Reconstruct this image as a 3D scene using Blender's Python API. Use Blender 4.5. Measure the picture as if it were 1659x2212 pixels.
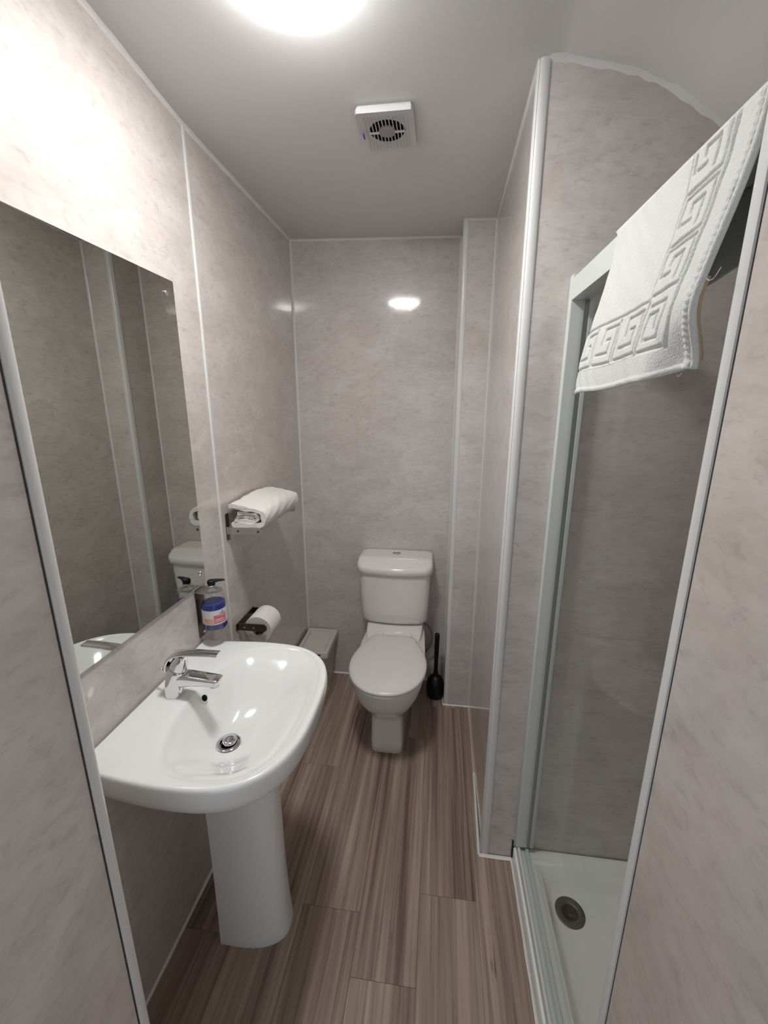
import bpy, bmesh, math, random
from mathutils import Vector, Matrix
random.seed(7)
for o in list(bpy.data.objects): bpy.data.objects.remove(o, do_unlink=True)
S = bpy.context.scene
COL = S.collection
PI = math.pi

# ------------------------------------------------------------------ camera
def make_camera():
    f, yaw, pitch, roll = 903.18, 0.12851, 0.24616, 0.00114
    fw = Vector((-math.sin(yaw)*math.cos(pitch), math.cos(yaw)*math.cos(pitch), -math.sin(pitch)))
    r = Vector((math.cos(yaw), math.sin(yaw), 0)); u = r.cross(fw)
    r2 = r*math.cos(roll)+u*math.sin(roll); u2 = -r*math.sin(roll)+u*math.cos(roll)
    cd = bpy.data.cameras.new('camera'); co = bpy.data.objects.new('camera', cd); COL.objects.link(co)
    cd.sensor_fit = 'HORIZONTAL'; cd.sensor_width = 36.0; cd.lens = f/1659*36.0
    cd.clip_start = 0.01
    M = Matrix((r2, u2, -fw)).transposed().to_4x4(); M.translation = Vector((0.743, 0, 1.58))
    co.matrix_world = M
    S.camera = co
make_camera()

# ------------------------------------------------------------------ world, exposure
w = bpy.data.worlds.new('world'); S.world = w; w.use_nodes = True
w.node_tree.nodes['Background'].inputs[0].default_value = (0.86, 0.92, 1.0, 1)
w.node_tree.nodes['Background'].inputs[1].default_value = 0.95
S.view_settings.view_transform = 'Standard'; S.view_settings.look = 'None'
S.view_settings.gamma = 1.0; S.view_settings.use_curve_mapping = False
S.view_settings.exposure = 0.1
LAMP_STRENGTH = 98.0

# ------------------------------------------------------------------ materials
def nodes(name):
    m = bpy.data.materials.new(name); m.use_nodes = True
    nt = m.node_tree; b = nt.nodes['Principled BSDF']
    return m, nt, b
def L(nt, a, b): nt.links.new(a, b)
def plain(name, col, rough=0.4, metal=0.0, coat=0.0, coat_rough=0.03, spec=0.5, bump=None, tint=0.0):
    m, nt, b = nodes(name)
    b.inputs['Base Color'].default_value = (*col, 1); b.inputs['Roughness'].default_value = rough
    b.inputs['Metallic'].default_value = metal; b.inputs['Coat Weight'].default_value = coat
    b.inputs['Coat Roughness'].default_value = coat_rough; b.inputs['Specular IOR Level'].default_value = spec
    tc = nt.nodes.new('ShaderNodeTexCoord')
    if tint:
        n = nt.nodes.new('ShaderNodeTexNoise'); n.inputs['Scale'].default_value = 30; n.inputs['Detail'].default_value = 4
        L(nt, tc.outputs['Object'], n.inputs['Vector'])
        mx = nt.nodes.new('ShaderNodeMix'); mx.data_type = 'RGBA'
        mx.inputs[6].default_value = (*[c*(1-tint) for c in col], 1); mx.inputs[7].default_value = (*[min(1, c*(1+tint)) for c in col], 1)
        L(nt, n.outputs['Fac'], mx.inputs[0]); L(nt, mx.outputs[2], b.inputs['Base Color'])
    if bump:
        sc, st, dist = bump
        n = nt.nodes.new('ShaderNodeTexNoise'); n.inputs['Scale'].default_value = sc; n.inputs['Detail'].default_value = 3
        L(nt, tc.outputs['Object'], n.inputs['Vector'])
        bp = nt.nodes.new('ShaderNodeBump'); bp.inputs['Strength'].default_value = st; bp.inputs['Distance'].default_value = dist
        L(nt, n.outputs['Fac'], bp.inputs['Height']); L(nt, bp.outputs['Normal'], b.inputs['Normal'])
    return m
def ramp(nt, stops):
    r = nt.nodes.new('ShaderNodeValToRGB'); e = r.color_ramp.elements
    while len(e) < len(stops): e.new(0.5)
    for i, (p, c) in enumerate(stops): e[i].position = p; e[i].color = (*c, 1)
    return r

def panel_mat():
    m, nt, b = nodes('marbled_wet_wall_panel')
    tc = nt.nodes.new('ShaderNodeTexCoord'); mp = nt.nodes.new('ShaderNodeMapping'); mp.inputs['Scale'].default_value = (1, 1, 2.0)
    L(nt, tc.outputs['Object'], mp.inputs['Vector'])
    n1 = nt.nodes.new('ShaderNodeTexNoise'); n1.inputs['Scale'].default_value = 5.5; n1.inputs['Detail'].default_value = 5; n1.inputs['Roughness'].default_value = .62; n1.inputs['Distortion'].default_value = .6
    n2 = nt.nodes.new('ShaderNodeTexNoise'); n2.inputs['Scale'].default_value = 30; n2.inputs['Detail'].default_value = 6; n2.inputs['Roughness'].default_value = .65; n2.inputs['Distortion'].default_value = .55
    for n in (n1, n2): L(nt, mp.outputs['Vector'], n.inputs['Vector'])
    r1 = ramp(nt, [(.28, (.552, .502, .474)), (.5, (.615, .566, .537)), (.72, (.68, .637, .608))])
    r2 = ramp(nt, [(.30, (.785, .772, .768)), (.45, (.95, .945, .94)), (.7, (1.03, 1.028, 1.025))])
    L(nt, n1.outputs['Fac'], r1.inputs[0]); L(nt, n2.outputs['Fac'], r2.inputs[0])
    mx = nt.nodes.new('ShaderNodeMix'); mx.data_type = 'RGBA'; mx.blend_type = 'MULTIPLY'; mx.inputs[0].default_value = 1
    L(nt, r1.outputs[0], mx.inputs[6]); L(nt, r2.outputs[0], mx.inputs[7]); L(nt, mx.outputs[2], b.inputs['Base Color'])
    b.inputs['Roughness'].default_value = .34; b.inputs['Specular IOR Level'].default_value = .35
    b.inputs['Coat Weight'].default_value = 1.0; b.inputs['Coat Roughness'].default_value = .07
    n3 = nt.nodes.new('ShaderNodeTexNoise'); n3.inputs['Scale'].default_value = 45; n3.inputs['Detail'].default_value = 2
    L(nt, tc.outputs['Object'], n3.inputs['Vector'])
    bp = nt.nodes.new('ShaderNodeBump'); bp.inputs['Strength'].default_value = .05; bp.inputs['Distance'].default_value = .002
    L(nt, n3.outputs['Fac'], bp.inputs['Height']); L(nt, bp.outputs['Normal'], b.inputs['Coat Normal'])
    return m
def wood_mat():
    m, nt, b = nodes('wood_effect_vinyl')
    tc = nt.nodes.new('ShaderNodeTexCoord'); oi = nt.nodes.new('ShaderNodeObjectInfo')
    cb = nt.nodes.new('ShaderNodeCombineXYZ'); mu = nt.nodes.new('ShaderNodeMath'); mu.operation = 'MULTIPLY'; mu.inputs[1].default_value = 37.0
    L(nt, oi.outputs['Random'], mu.inputs[0]); L(nt, mu.outputs[0], cb.inputs[2]); L(nt, mu.outputs[0], cb.inputs[0])
    ad = nt.nodes.new('ShaderNodeVectorMath'); ad.operation = 'ADD'; L(nt, tc.outputs['Object'], ad.inputs[0]); L(nt, cb.outputs[0], ad.inputs[1])
    def streak(sx, sy, det, dis=0.0):
        mp = nt.nodes.new('ShaderNodeMapping'); mp.inputs['Scale'].default_value = (sx, sy, 1)
        L(nt, ad.outputs[0], mp.inputs['Vector'])
        n = nt.nodes.new('ShaderNodeTexNoise'); n.inputs['Scale'].default_value = 1; n.inputs['Detail'].default_value = det; n.inputs['Distortion'].default_value = dis
        n.inputs['Roughness'].default_value = .6
        L(nt, mp.outputs[0], n.inputs['Vector']); return n
    a = streak(34, .55, 2, .25); c = streak(80, 1.8, 4, .4); k = streak(70, 7, 2, .2)
    r1 = ramp(nt, [(.28, (.155, .104, .083)), (.43, (.290, .213, .173)), (.56, (.352, .266, .217)), (.72, (.47, .368, .302))])
    r2 = ramp(nt, [(.28, (.56, .54, .53)), (.5, (1, 1, 1)), (.75, (1.26, 1.25, 1.22))])
    r3 = ramp(nt, [(.20, (.42, .38, .36)), (.29, (1, 1, 1))])
    L(nt, a.outputs['Fac'], r1.inputs[0]); L(nt, c.outputs['Fac'], r2.inputs[0]); L(nt, k.outputs['Fac'], r3.inputs[0])
    m1 = nt.nodes.new('ShaderNodeMix'); m1.data_type = 'RGBA'; m1.blend_type = 'MULTIPLY'; m1.inputs[0].default_value = 1
    m2 = nt.nodes.new('ShaderNodeMix'); m2.data_type = 'RGBA'; m2.blend_type = 'MULTIPLY'; m2.inputs[0].default_value = 1
    L(nt, r1.outputs[0], m1.inputs[6]); L(nt, r2.outputs[0], m1.inputs[7]); L(nt, m1.outputs[2], m2.inputs[6]); L(nt, r3.outputs[0], m2.inputs[7])
    L(nt, m2.outputs[2], b.inputs['Base Color'])
    b.inputs['Roughness'].default_value = .42; b.inputs['Specular IOR Level'].default_value = .35
    bp = nt.nodes.new('ShaderNodeBump'); bp.inputs['Strength'].default_value = .12; bp.inputs['Distance'].default_value = .001
    L(nt, c.outputs['Fac'], bp.inputs['Height']); L(nt, bp.outputs['Normal'], b.inputs['Normal'])
    return m
def terry_mat(name, col):
    m, nt, b = nodes(name)
    b.inputs['Base Color'].default_value = (*col, 1); b.inputs['Roughness'].default_value = .95; b.inputs['Specular IOR Level'].default_value = .1
    b.inputs['Sheen Weight'].default_value = .25
    tc = nt.nodes.new('ShaderNodeTexCoord')
    n = nt.nodes.new('ShaderNodeTexNoise'); n.inputs['Scale'].default_value = 420; n.inputs['Detail'].default_value = 3
    n2 = nt.nodes.new('ShaderNodeTexNoise'); n2.inputs['Scale'].default_value = 90; n2.inputs['Detail'].default_value = 3
    L(nt, tc.outputs['Object'], n.inputs['Vector']); L(nt, tc.outputs['Object'], n2.inputs['Vector'])
    ad = nt.nodes.new('ShaderNodeMath'); ad.operation = 'ADD'; L(nt, n.outputs['Fac'], ad.inputs[0]); L(nt, n2.outputs['Fac'], ad.inputs[1])
    bp = nt.nodes.new('ShaderNodeBump'); bp.inputs['Strength'].default_value = .6; bp.inputs['Distance'].default_value = .002
    L(nt, ad.outputs[0], bp.inputs['Height']); L(nt, bp.outputs['Normal'], b.inputs['Normal'])
    return m
def clear_mat(name, tint, edge, rough=.02):
    m, nt, b = nodes(name); nt.nodes.remove(b); out = nt.nodes['Material Output']
    t = nt.nodes.new('ShaderNodeBsdfTransparent'); t.inputs[0].default_value = (*tint, 1)
    g = nt.nodes.new('ShaderNodeBsdfGlossy'); g.inputs['Roughness'].default_value = rough
    lw = nt.nodes.new('ShaderNodeLayerWeight'); lw.inputs['Blend'].default_value = .5
    pw = nt.nodes.new('ShaderNodeMath'); pw.operation = 'POWER'; pw.inputs[1].default_value = 5; L(nt, lw.outputs['Facing'], pw.inputs[0])
    fr = nt.nodes.new('ShaderNodeMath'); fr.operation = 'MULTIPLY_ADD'; fr.inputs[1].default_value = .9*edge; fr.inputs[2].default_value = .015; L(nt, pw.outputs[0], fr.inputs[0])
    mx = nt.nodes.new('ShaderNodeMixShader'); L(nt, fr.outputs[0], mx.inputs[0]); L(nt, t.outputs[0], mx.inputs[1]); L(nt, g.outputs[0], mx.inputs[2])
    L(nt, mx.outputs[0], out.inputs['Surface']); return m
def emit_mat(name, col, st):
    m, nt, b = nodes(name)
    b.inputs['Base Color'].default_value = (.9, .9, .9, 1); b.inputs['Emission Color'].default_value = (*col, 1); b.inputs['Emission Strength'].default_value = st
    return m
M = dict(
    panel=panel_mat(), wood=wood_mat(),
    ceiling=plain('ceiling_paint', (.72, .712, .70), .75, bump=(260, .12, .001), spec=.25),
    wallcore=plain('wall_core', (.5, .48, .46), .8, tint=.05),
    pvc=plain('white_pvc_trim', (.70, .705, .695), .25, spec=.5, tint=.02),
    caulk=plain('white_silicone_bead', (.78, .765, .745), .45, bump=(60, .3, .003), tint=.05),
    caulk_old=plain('yellowed_silicone_bead', (.60, .52, .40), .45, bump=(60, .3, .003), tint=.12),
    ceramic=plain('glazed_white_ceramic', (.84, .85, .84), .12, coat=.5, coat_rough=.02),
    ceramic_warm=plain('glazed_toilet_ceramic', (.82, .795, .765), .12, coat=.5, coat_rough=.02),
    seatplastic=plain('toilet_seat_plastic', (.76, .74, .71), .22, spec=.5),
    chrome=plain('polished_chrome', (.78, .78, .80), .05, metal=1.0),
    steel=plain('brushed_steel', (.55, .54, .53), .34, metal=1.0, bump=(200, .08, .001)),
    darksteel=plain('dark_tarnished_steel', (.16, .14, .13), .38, metal=1.0, bump=(200, .08, .001)),
    black=plain('black_plastic', (.006, .006, .007), .4, spec=.25),
    blackvoid=plain('dark_opening', (.004, .004, .004), .8, spec=.1),
    darkring=plain('dark_grey_drain_metal', (.085, .085, .082), .4, metal=.4, tint=.15),
    bin=plain('warm_grey_bin_plastic', (.62, .59, .545), .45, bump=(300, .1, .001)),
    paper=plain('toilet_paper', (.78, .755, .74), .95, spec=.05, bump=(250, .25, .002)),
    card=plain('cardboard_core', (.12, .10, .08), .9, spec=.05),
    terry=terry_mat('white_terry', (.635, .645, .63)),
    terry2=terry_mat('cream_white_terry', (.78, .745, .715)),
    hem=plain('beige_hem_binding', (.42, .33, .22), .9, spec=.05),
    frame=plain('white_aluminium_frame', (.62, .65, .63), .28, spec=.5, tint=.02),
    frame_in=plain('grey_seal_profile', (.30, .315, .30), .35, tint=.05),
    acrylic=plain('white_acrylic_tray', (.86, .88, .86), .18, coat=.3),
    glass=clear_mat('clear_shower_glass', (.97, .98, .972), .35),
    bottle=clear_mat('clear_bottle_plastic', (.95, .965, .97), .6, .03),
    blue=plain('blue_liquid_soap', (.004, .022, .20), .08, coat=.5),
    labelw=plain('white_paper_label', (.66, .66, .70), .5),
    labelp=plain('pink_label_panel', (.56, .15, .17), .5, tint=.12),
    labell=plain('pale_pink_print', (.75, .50, .50), .5),
    labelo=plain('peach_label_print', (.66, .40, .30), .5, tint=.2),
    labelg=plain('grey_label_print', (.22, .20, .24), .5),
    fanwhite=plain('white_fan_plastic', (.62, .62, .615), .35),
    fangrey=plain('grey_fan_hub', (.33, .31, .30), .5),
    badge=plain('blue_badge', (.01, .05, .30), .4),
    lampbase=plain('white_lamp_base', (.8, .8, .8), .4),
    hose=plain('grey_flexible_hose', (.26, .245, .23), .4, metal=.5),
    doorwhite=plain('pale_entry_paint', (.5, .49, .48), .6, tint=.04),
)
mm, nt_, b_ = nodes('silvered_mirror'); b_.inputs['Base Color'].default_value = (.60, .615, .575, 1); b_.inputs['Metallic'].default_value = 1; b_.inputs['Roughness'].default_value = .0
M['mirror'] = mm
M['lamp'] = emit_mat('lit_opal_diffuser', (1.0, .99, .975), LAMP_STRENGTH)

# ------------------------------------------------------------------ mesh helpers
def mk(name, V, F, mat, parent=None, smooth=False, sharp=None, origin=None):
    me = bpy.data.meshes.new(name); 
    o0 = Vector(origin) if origin is not None else Vector((0, 0, 0))
    me.from_pydata([tuple(Vector(v)-o0) for v in V], [], F); me.validate(); 
    bm = bmesh.new(); bm.from_mesh(me); bmesh.ops.remove_doubles(bm, verts=bm.verts, dist=1e-6); bmesh.ops.recalc_face_normals(bm, faces=bm.faces); bm.to_mesh(me); bm.free()
    me.materials.append(M[mat])
    if smooth:
        me.polygons.foreach_set('use_smooth', [True]*len(me.polygons))
        if sharp is not None: me.set_sharp_from_angle(angle=math.radians(sharp))
    o = bpy.data.objects.new(name, me); COL.objects.link(o); o.location = o0
    if parent: o.parent = parent; o.matrix_parent_inverse = parent.matrix_world.inverted() if parent.type != 'EMPTY' else Matrix.Translation(-parent.location)
    return o
def tag(o, label=None, cat=None, group=None, kind=None):
    if label: o['label'] = label
    if cat: o['category'] = cat
    if group: o['group'] = group
    if kind: o['kind'] = kind
    return o
def thing(name, loc, label, cat, group=None, kind=None):
    o = bpy.data.objects.new(name, None); COL.objects.link(o); o.location = loc; o.empty_display_size = .05
    return tag(o, label, cat, group, kind)
def child(o, parent):
    """parent a mesh (built in world coordinates) under a mesh or an empty without moving it"""
    o.parent = parent
    return o
class G:
    """collects polygons of one part"""
    def __init__(s): s.V = []; s.F = []
    def add(s, V, F):
        n = len(s.V); s.V += [tuple(v) for v in V]; s.F += [tuple(i+n for i in f) for f in F]; return s
    def loft(s, rings, cap0=True, cap1=True, closed=True):
        n = len(rings[0]); V = [p for r in rings for p in r]; F = []
        for k in range(len(rings)-1):
            for i in range(n if closed else n-1):
                j = (i+1) % n; F.append((k*n+i, k*n+j, (k+1)*n+j, (k+1)*n+i))
        if cap0: F.append(tuple(range(n))[::-1])
        if cap1: F.append(tuple((len(rings)-1)*n+i for i in range(n)))
        return s.add(V, F)
    def lathe(s, prof, c, axis='z', n=32, cap=True):
        rings = []
        for r, h in prof:
            ring = []
            for i in range(n):
                a = 2*PI*i/n; x, y = r*math.cos(a), r*math.sin(a)
                if axis == 'z': p = (c[0]+x, c[1]+y, c[2]+h)
                elif axis == 'y': p = (c[0]+x, c[1]+h, c[2]+y)
                else: p = (c[0]+h, c[1]+x, c[2]+y)
                ring.append(p)
            rings.append(ring)
        return s.loft(rings, cap, cap)
    def box(s, a, b, bev=0.0, seg=2):
        bm = bmesh.new(); bmesh.ops.create_cube(bm, size=1)
        for v in bm.verts: v.co = Vector([a[k]+(v.co[k]+.5)*(b[k]-a[k]) for k in range(3)])
        if bev > 0: bmesh.ops.bevel(bm, geom=list(bm.edges), offset=bev, segments=seg, affect='EDGES', profile=.5)
        bm.verts.index_update(); V = [v.co.copy() for v in bm.verts]; F = [tuple(v.index for v in f.verts) for f in bm.faces]; bm.free()
        return s.add(V, F)
    def tube(s, pts, r, n=12, cap=True):
        pts = [Vector(p) for p in pts]; rings = []; up = None
        for i, p in enumerate(pts):
            t = (pts[min(i+1, len(pts)-1)]-pts[max(i-1, 0)]).normalized()
            if up is None:
                up = Vector((0, 0, 1)) if abs(t.z) < .9 else Vector((1, 0, 0))
            u = (up-t*up.dot(t)).normalized(); v = t.cross(u); up = u
            rr = r[i] if isinstance(r, (list, tuple)) else r
            rings.append([p+(u*math.cos(2*PI*k/n)+v*math.sin(2*PI*k/n))*rr for k in range(n)])
        return s.loft(rings, cap, cap)
    def prism(s, poly, z0, z1, fn=None):
        """poly in 2D extruded; fn maps (u, v, h) -> world"""
        fn = fn or (lambda u, v, h: (u, v, h))
        return s.loft([[fn(u, v, z0) for u, v in poly], [fn(u, v, z1) for u, v in poly]])
    def mk(s, name, mat, parent=None, smooth=False, sharp=None):
        return mk(name, s.V, s.F, mat, parent, smooth, sharp)
def rrect(x0, x1, y0, y1, r, n=6):
    P = []
    for cx, cy, a0 in ((x1-r, y1-r, 0), (x0+r, y1-r, 90), (x0+r, y0+r, 180), (x1-r, y0+r, 270)):
        for k in range(n+1):
            a = math.radians(a0+90*k/n); P.append((cx+r*math.cos(a), cy+r*math.sin(a)))
    return P
def lerp(a, b, t): return a+(b-a)*t
def interp(x, xs, ys):
    if x <= xs[0]: return ys[0]
    for i in range(len(xs)-1):
        if x <= xs[i+1]: return lerp(ys[i], ys[i+1], (x-xs[i])/(xs[i+1]-xs[i]))
    return ys[-1]
def smooth01(t): t = max(0, min(1, t)); return t*t*(3-2*t)
def catmull(P, n):
    P = [Vector(p) for p in P]; out = []
    for i in range(len(P)-1):
        p0 = P[max(i-1, 0)]; p1 = P[i]; p2 = P[i+1]; p3 = P[min(i+2, len(P)-1)]
        for k in range(n):
            t = k/n
            out.append(.5*((2*p1)+(p2-p0)*t+(2*p0-5*p1+4*p2-p3)*t*t+(3*p1-p0-3*p2+p3)*t**3))
    out.append(P[-1]); return out

# ------------------------------------------------------------------ room dimensions
BACK = 2.194; YB = 1.993; XB = .818; YP = 1.211; XR0 = .944; XR1 = .953
JOINT = 1.318; XN, YN = .30, .412          # entry wall corner, left
XQ, YQ = 1.046, .512                        # entry wall corner, right
XS = 1.054                                  # outer face of the shower track
ZT = 2.40
def zc(x, y):
    z0 = interp(y, [.6, .987, 1.31, 2.194], [2.384, 2.374, 2.350, 2.360])
    z1 = interp(y, [.6, 1.2, 1.97, 2.194], [2.352, 2.352, 2.328, 2.338])
    z = lerp(z0, z1, max(0, min(1, x/.945)))
    dz = interp(x, [.98, 1.02, 1.079, 1.16, 1.243, 1.329, 1.42, 2.0], [0, -.007, -.020, -.041, -.080, -.138, -.205, -.63])
    return z+dz

# ------------------------------------------------------------------ walls
def slab(name, mat, p, q, z0, z1, thick, side, parent=None):
    """vertical slab whose visible face runs p->q (2D); it extends `thick` away to the given side vector"""
    sx, sy = side
    poly = [p, q, (q[0]+sx*thick, q[1]+sy*thick), (p[0]+sx*thick, p[1]+sy*thick)]
    V = [(x, y, z0) for x, y in poly]+[(x, y, z1) for x, y in poly]
    F = [(0, 1, 2, 3), (4, 5, 6, 7), (0, 1, 5, 4), (1, 2, 6, 5), (2, 3, 7, 6), (3, 0, 4, 7)]
    return mk(name, V, F, mat, parent)
PT = .008
def wall(name, label, faces, side, core=.06, z1=ZT, mat='panel'):
    """a wall core plus one panel for each face segment (p, q) in front of it"""
    p0 = faces[0][0]; q1 = faces[-1][1]
    sx, sy = side
    P = Vector(p0); Q = Vector(q1); e = (Q-P).normalized()*.012; P = P+e; Q = Q-e
    o = slab(name, 'wallcore', (P.x+sx*PT, P.y+sy*PT), (Q.x+sx*PT, Q.y+sy*PT), -.02, z1, core, side)
    tag(o, label, 'wall', kind='structure')
    for p, q in faces:
        slab('wall_panel', mat, p, q, 0.0, z1-.002, PT-.0005, side, o)
    return o
wall('wall_left', 'mirror side wall of two marbled grey panels with a white joint strip', [((0, .41), (0, JOINT-.001)), ((0, JOINT+.001), (0, BACK))], (-1, 0))
wall('wall_back', 'marbled grey end wall behind the toilet', [((-.0, BACK), (XB, BACK))], (0, 1))
wall('wall_boxing_side', 'narrow side of the boxed in corner column beside the toilet', [((XB, YB+.0083), (XB, BACK))], (1, 0), core=.03)
wall('wall_boxing', 'narrow boxed in corner column face right of the toilet', [((XB, YB), (XR1, YB))], (0, 1), core=.03)
wall('wall_right', 'short marbled wall between corner column and shower pillar', [((XR0+.0001, YP+.0083), (XR1, YB))], (1, .01))
wall('wall_shower_end', 'marbled pillar face running on as the far end wall of the shower', [((XR0, YP), (1.90, YP))], (0, 1))
wall('wall_shower_side', 'marbled long wall inside the shower', [((1.86, .50), (1.86, YP))], (1, 0))
wall('wall_shower_near', 'marbled near end wall inside the shower', [((1.14, .505), (1.86, .505))], (0, -1), core=.04)
wall('wall_entry_left', 'near marbled panel at left edge with white corner strip', [((XN, -.75), (XN, YN-.020))], (-1, 0), core=.075)
wall('wall_entry_right', 'near marbled panel at right edge beside the shower', [((XQ, -.75), (XQ, YQ-.0085))], (1, 0), core=.05)
lt = slab('wall_front', 'doorwhite', (XN-.10, -.75), (XQ+.06, -.75), 2.02, ZT, .09, (0, -1))
tag(lt, 'plain pale wall above the entry doorway', 'wall', kind='structure')

tag(G().box((.0, .365, 0), (.291, .4065, ZT)).mk('wall_entry_left_end', 'wallcore'), 'end of the near left partition behind its corner strip', 'wall', kind='structure')
tag(G().box((1.0565, .480, 0), (1.139, .5025, 2.28)).mk('wall_entry_right_end', 'wallcore'), 'end of the near right partition behind its corner strip', 'wall', kind='structure')
# ceiling: gently uneven plaster, coved down over the shower
xs = [-.10, 0, .2, .4, .6, .8, .945, .98, 1.0, 1.02, 1.05, 1.079, 1.11, 1.16, 1.2, 1.243, 1.28, 1.329, 1.37, 1.42, 1.6, 1.86, 1.96]
ys = [-.85, -.4, 0, .4, .6, .8, .987, 1.15, 1.31, 1.6, 1.97, 2.194, 2.30]
V = [(x, y, zc(x, y)) for y in ys for x in xs]; n = len(xs); F = []
for j in range(len(ys)-1):
    for i in range(n-1): F.append((j*n+i, j*n+i+1, (j+1)*n+i+1, (j+1)*n+i))
m0 = len(V); V += [(x, y, 2.52) for y in ys for x in xs]
F += [tuple(i+m0 for i in f)[::-1] for f in F[:]]
for i in range(n-1):
    a, b = i, i+1; F.append((a, b, b+m0, a+m0)); a, b = (len(ys)-1)*n+i, (len(ys)-1)*n+i+1; F.append((a, b, b+m0, a+m0))
for j in range(len(ys)-1):
    a, b = j*n, (j+1)*n; F.append((a, b, b+m0, a+m0)); a, b = j*n+n-1, (j+1)*n+n-1; F.append((a, b, b+m0, a+m0))
tag(mk('ceiling', V, F, 'ceiling', smooth=True, sharp=40), 'grey white plaster ceiling coved down over the shower', 'ceiling', kind='structure')

# floor: slab and separate vinyl planks
fl = G().box((-.08, -.80, -.06), (1.95, 2.28, -.004)).mk('floor', 'wallcore')
tag(fl, 'grey brown wood effect plank floor', 'floor', kind='structure')
bounds = [-.02, .167, .354, .541, .728, .915, 1.058]
ends = [[-.05, .865, 1.78], [.60, 1.515], [.061, .975, 1.889], [.816, 1.73], [.14, 1.054, 1.968], [.483, 1.397]]
for i in range(6):
    e = [-.78]+ends[i]+[2.20]
    for a, b in zip(e[:-1], e[1:]):
        if b-a < .02: continue
        G().box((bounds[i]+.0003, a+.0003, -.0042), (bounds[i+1]-.0003, b-.0003, 0), .0006, 1).mk('floor_plank', 'wood', fl)

# ------------------------------------------------------------------ trims and silicone beads
tn = [0]
def trim_obj(g, label, mat='pvc', nm=None, smooth=True, cat='trim'):
    tn[0] += 1
    o = g.mk(nm or 'trim_%d' % tn[0], mat, smooth=smooth, sharp=50)
    return tag(o, label, cat, kind='structure')
def corner_strip(c, d1, d2, w, r, p, z0, z1, label):
    """outside corner profile: legs along d1 and d2 (unit 2D), rounded nose, standing p proud"""
    pts = [(w, .0005), (w, -p*.5), (w-p, -p)]
    rr = r
    for k in range(9):
        a = math.radians(270-90*k/8); pts.append((rr-p+rr*math.cos(a), rr-p+rr*math.sin(a)))
    pts += [(-p, w-p), (-p*.5, w), (.0005, w), (.0005, .0005)]
    poly = [(c[0]+a*d1[0]+b*d2[0], c[1]+a*d1[1]+b*d2[1]) for a, b in pts]
    return trim_obj(G().prism(poly, z0, z1), label)
def joint_strip(p, q, label, half=.006, proud=.003, nrm=(1, 0, 0)):
    g = G(); P = Vector(p); Q = Vector(q); N = Vector(nrm); T = (Q-P).normalized(); B = T.cross(N)
    sec = [(-half, 0), (-half*.8, proud*.8), (-half*.4, proud), (half*.4, proud), (half*.8, proud*.8), (half, 0)]
    g.loft([[P+B*a+N*b for a, b in sec], [Q+B*a+N*b for a, b in sec]])
    return trim_obj(g, label)
def bead(pts, d1, d2, r, label, mat='caulk', nm=None, wob=.12, cat='trim'):
    """silicone fillet along pts filling the corner between directions d1 and d2"""
    g = G(); d1 = Vector(d1); d2 = Vector(d2); rings = []
    P = [Vector(p) for p in pts]; Q = []
    for a, b in zip(P[:-1], P[1:]):
        k = max(2, int((b-a).length/.03))
        Q += [a.lerp(b, i/k) for i in range(k)]
    Q.append(P[-1])
    for p in Q:
        r1 = r*(1+random.uniform(-wob, wob)); r2 = r*(1+random.uniform(-wob, wob))
        rings.append([p-d1*.0005-d2*.0005, p+d1*r1-d2*.0005, p+d1*r1*.55+d2*r2*.2, p+d1*r1*.2+d2*r2*.55, p+d2*r2-d1*.0005])
    g.loft(rings)
    return trim_obj(g, label, mat, nm, cat=cat)
joint_strip((0, JOINT, .0), (0, JOINT, zc(0, JOINT)), 'white vertical joint strip between the two left wall panels', .0062, .0035)
bead([(0, BACK, 0), (0, BACK, zc(0, BACK))], (1, 0, 0), (0, -1, 0), .009, 'white vertical strip in the corner left of the toilet', 'pvc', wob=0)
bead([(XB, BACK, 0), (XB, BACK, zc(XB, BACK))], (-1, 0, 0), (0, -1, 0), .007, 'thin white strip where end wall meets the corner column', 'caulk', wob=.05)
corner_strip((XB, YB), (1, 0), (0, 1), .021, .013, .003, .0, zc(XB, YB), 'white rounded corner strip on the narrow boxed in column')
bead([(XR1, YB, 0), (XR1, YB, zc(XR1, YB))], (-1, 0, 0), (0, -1, 0), .0075, 'thin white strip between corner column and right wall', 'pvc', wob=.03)
corner_strip((XR0, YP), (1, 0), (.0115, 1), .024, .016, .004, .0, zc(XR0, YP), 'wide white rounded corner strip on the shower pillar')
corner_strip((XN, YN), (-1, 0), (0, -1), .0165, .011, .003, .0, zc(XN, YN), 'white rounded corner strip of the near left panel')
corner_strip((XQ, YQ+.008), (1, 0), (0, -1), .013, .006, .004, .0, 2.32, 'slim white corner strip of the near right panel')
# ceiling beads
bead([(0, y, zc(0, y)) for y in (.41, .987, JOINT, 1.6, BACK)], (1, 0, 0), (0, 0, -1), .010, 'white silicone line where left wall meets ceiling')
bead([(x, BACK, zc(x, BACK)) for x in (0, .4, XB)], (0, -1, 0), (0, 0, -1), .009, 'white silicone line where end wall meets ceiling')
bead([(x, YB, zc(x, YB)) for x in (XB, XR1)], (0, -1, 0), (0, 0, -1), .008, 'white silicone line on top of the corner column')
bead([(lerp(XR0, XR1, (y-YP)/(YB-YP)), y, zc(.948, y)) for y in (YP, 1.6, YB)], (-1, 0, 0), (0, 0, -1), .006, 'thin silicone line where right wall meets ceiling')
bead([(x, YP, zc(x, YP)) for x in (XR0+.02, 1.02, 1.079, 1.12, 1.16, 1.2, 1.243, 1.28, 1.329, 1.42, 1.6)], (0, -1, 0), (0, 0, -1), .011, 'thick smeared filler line curving down over the shower end wall', 'ceiling', wob=.3)
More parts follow.
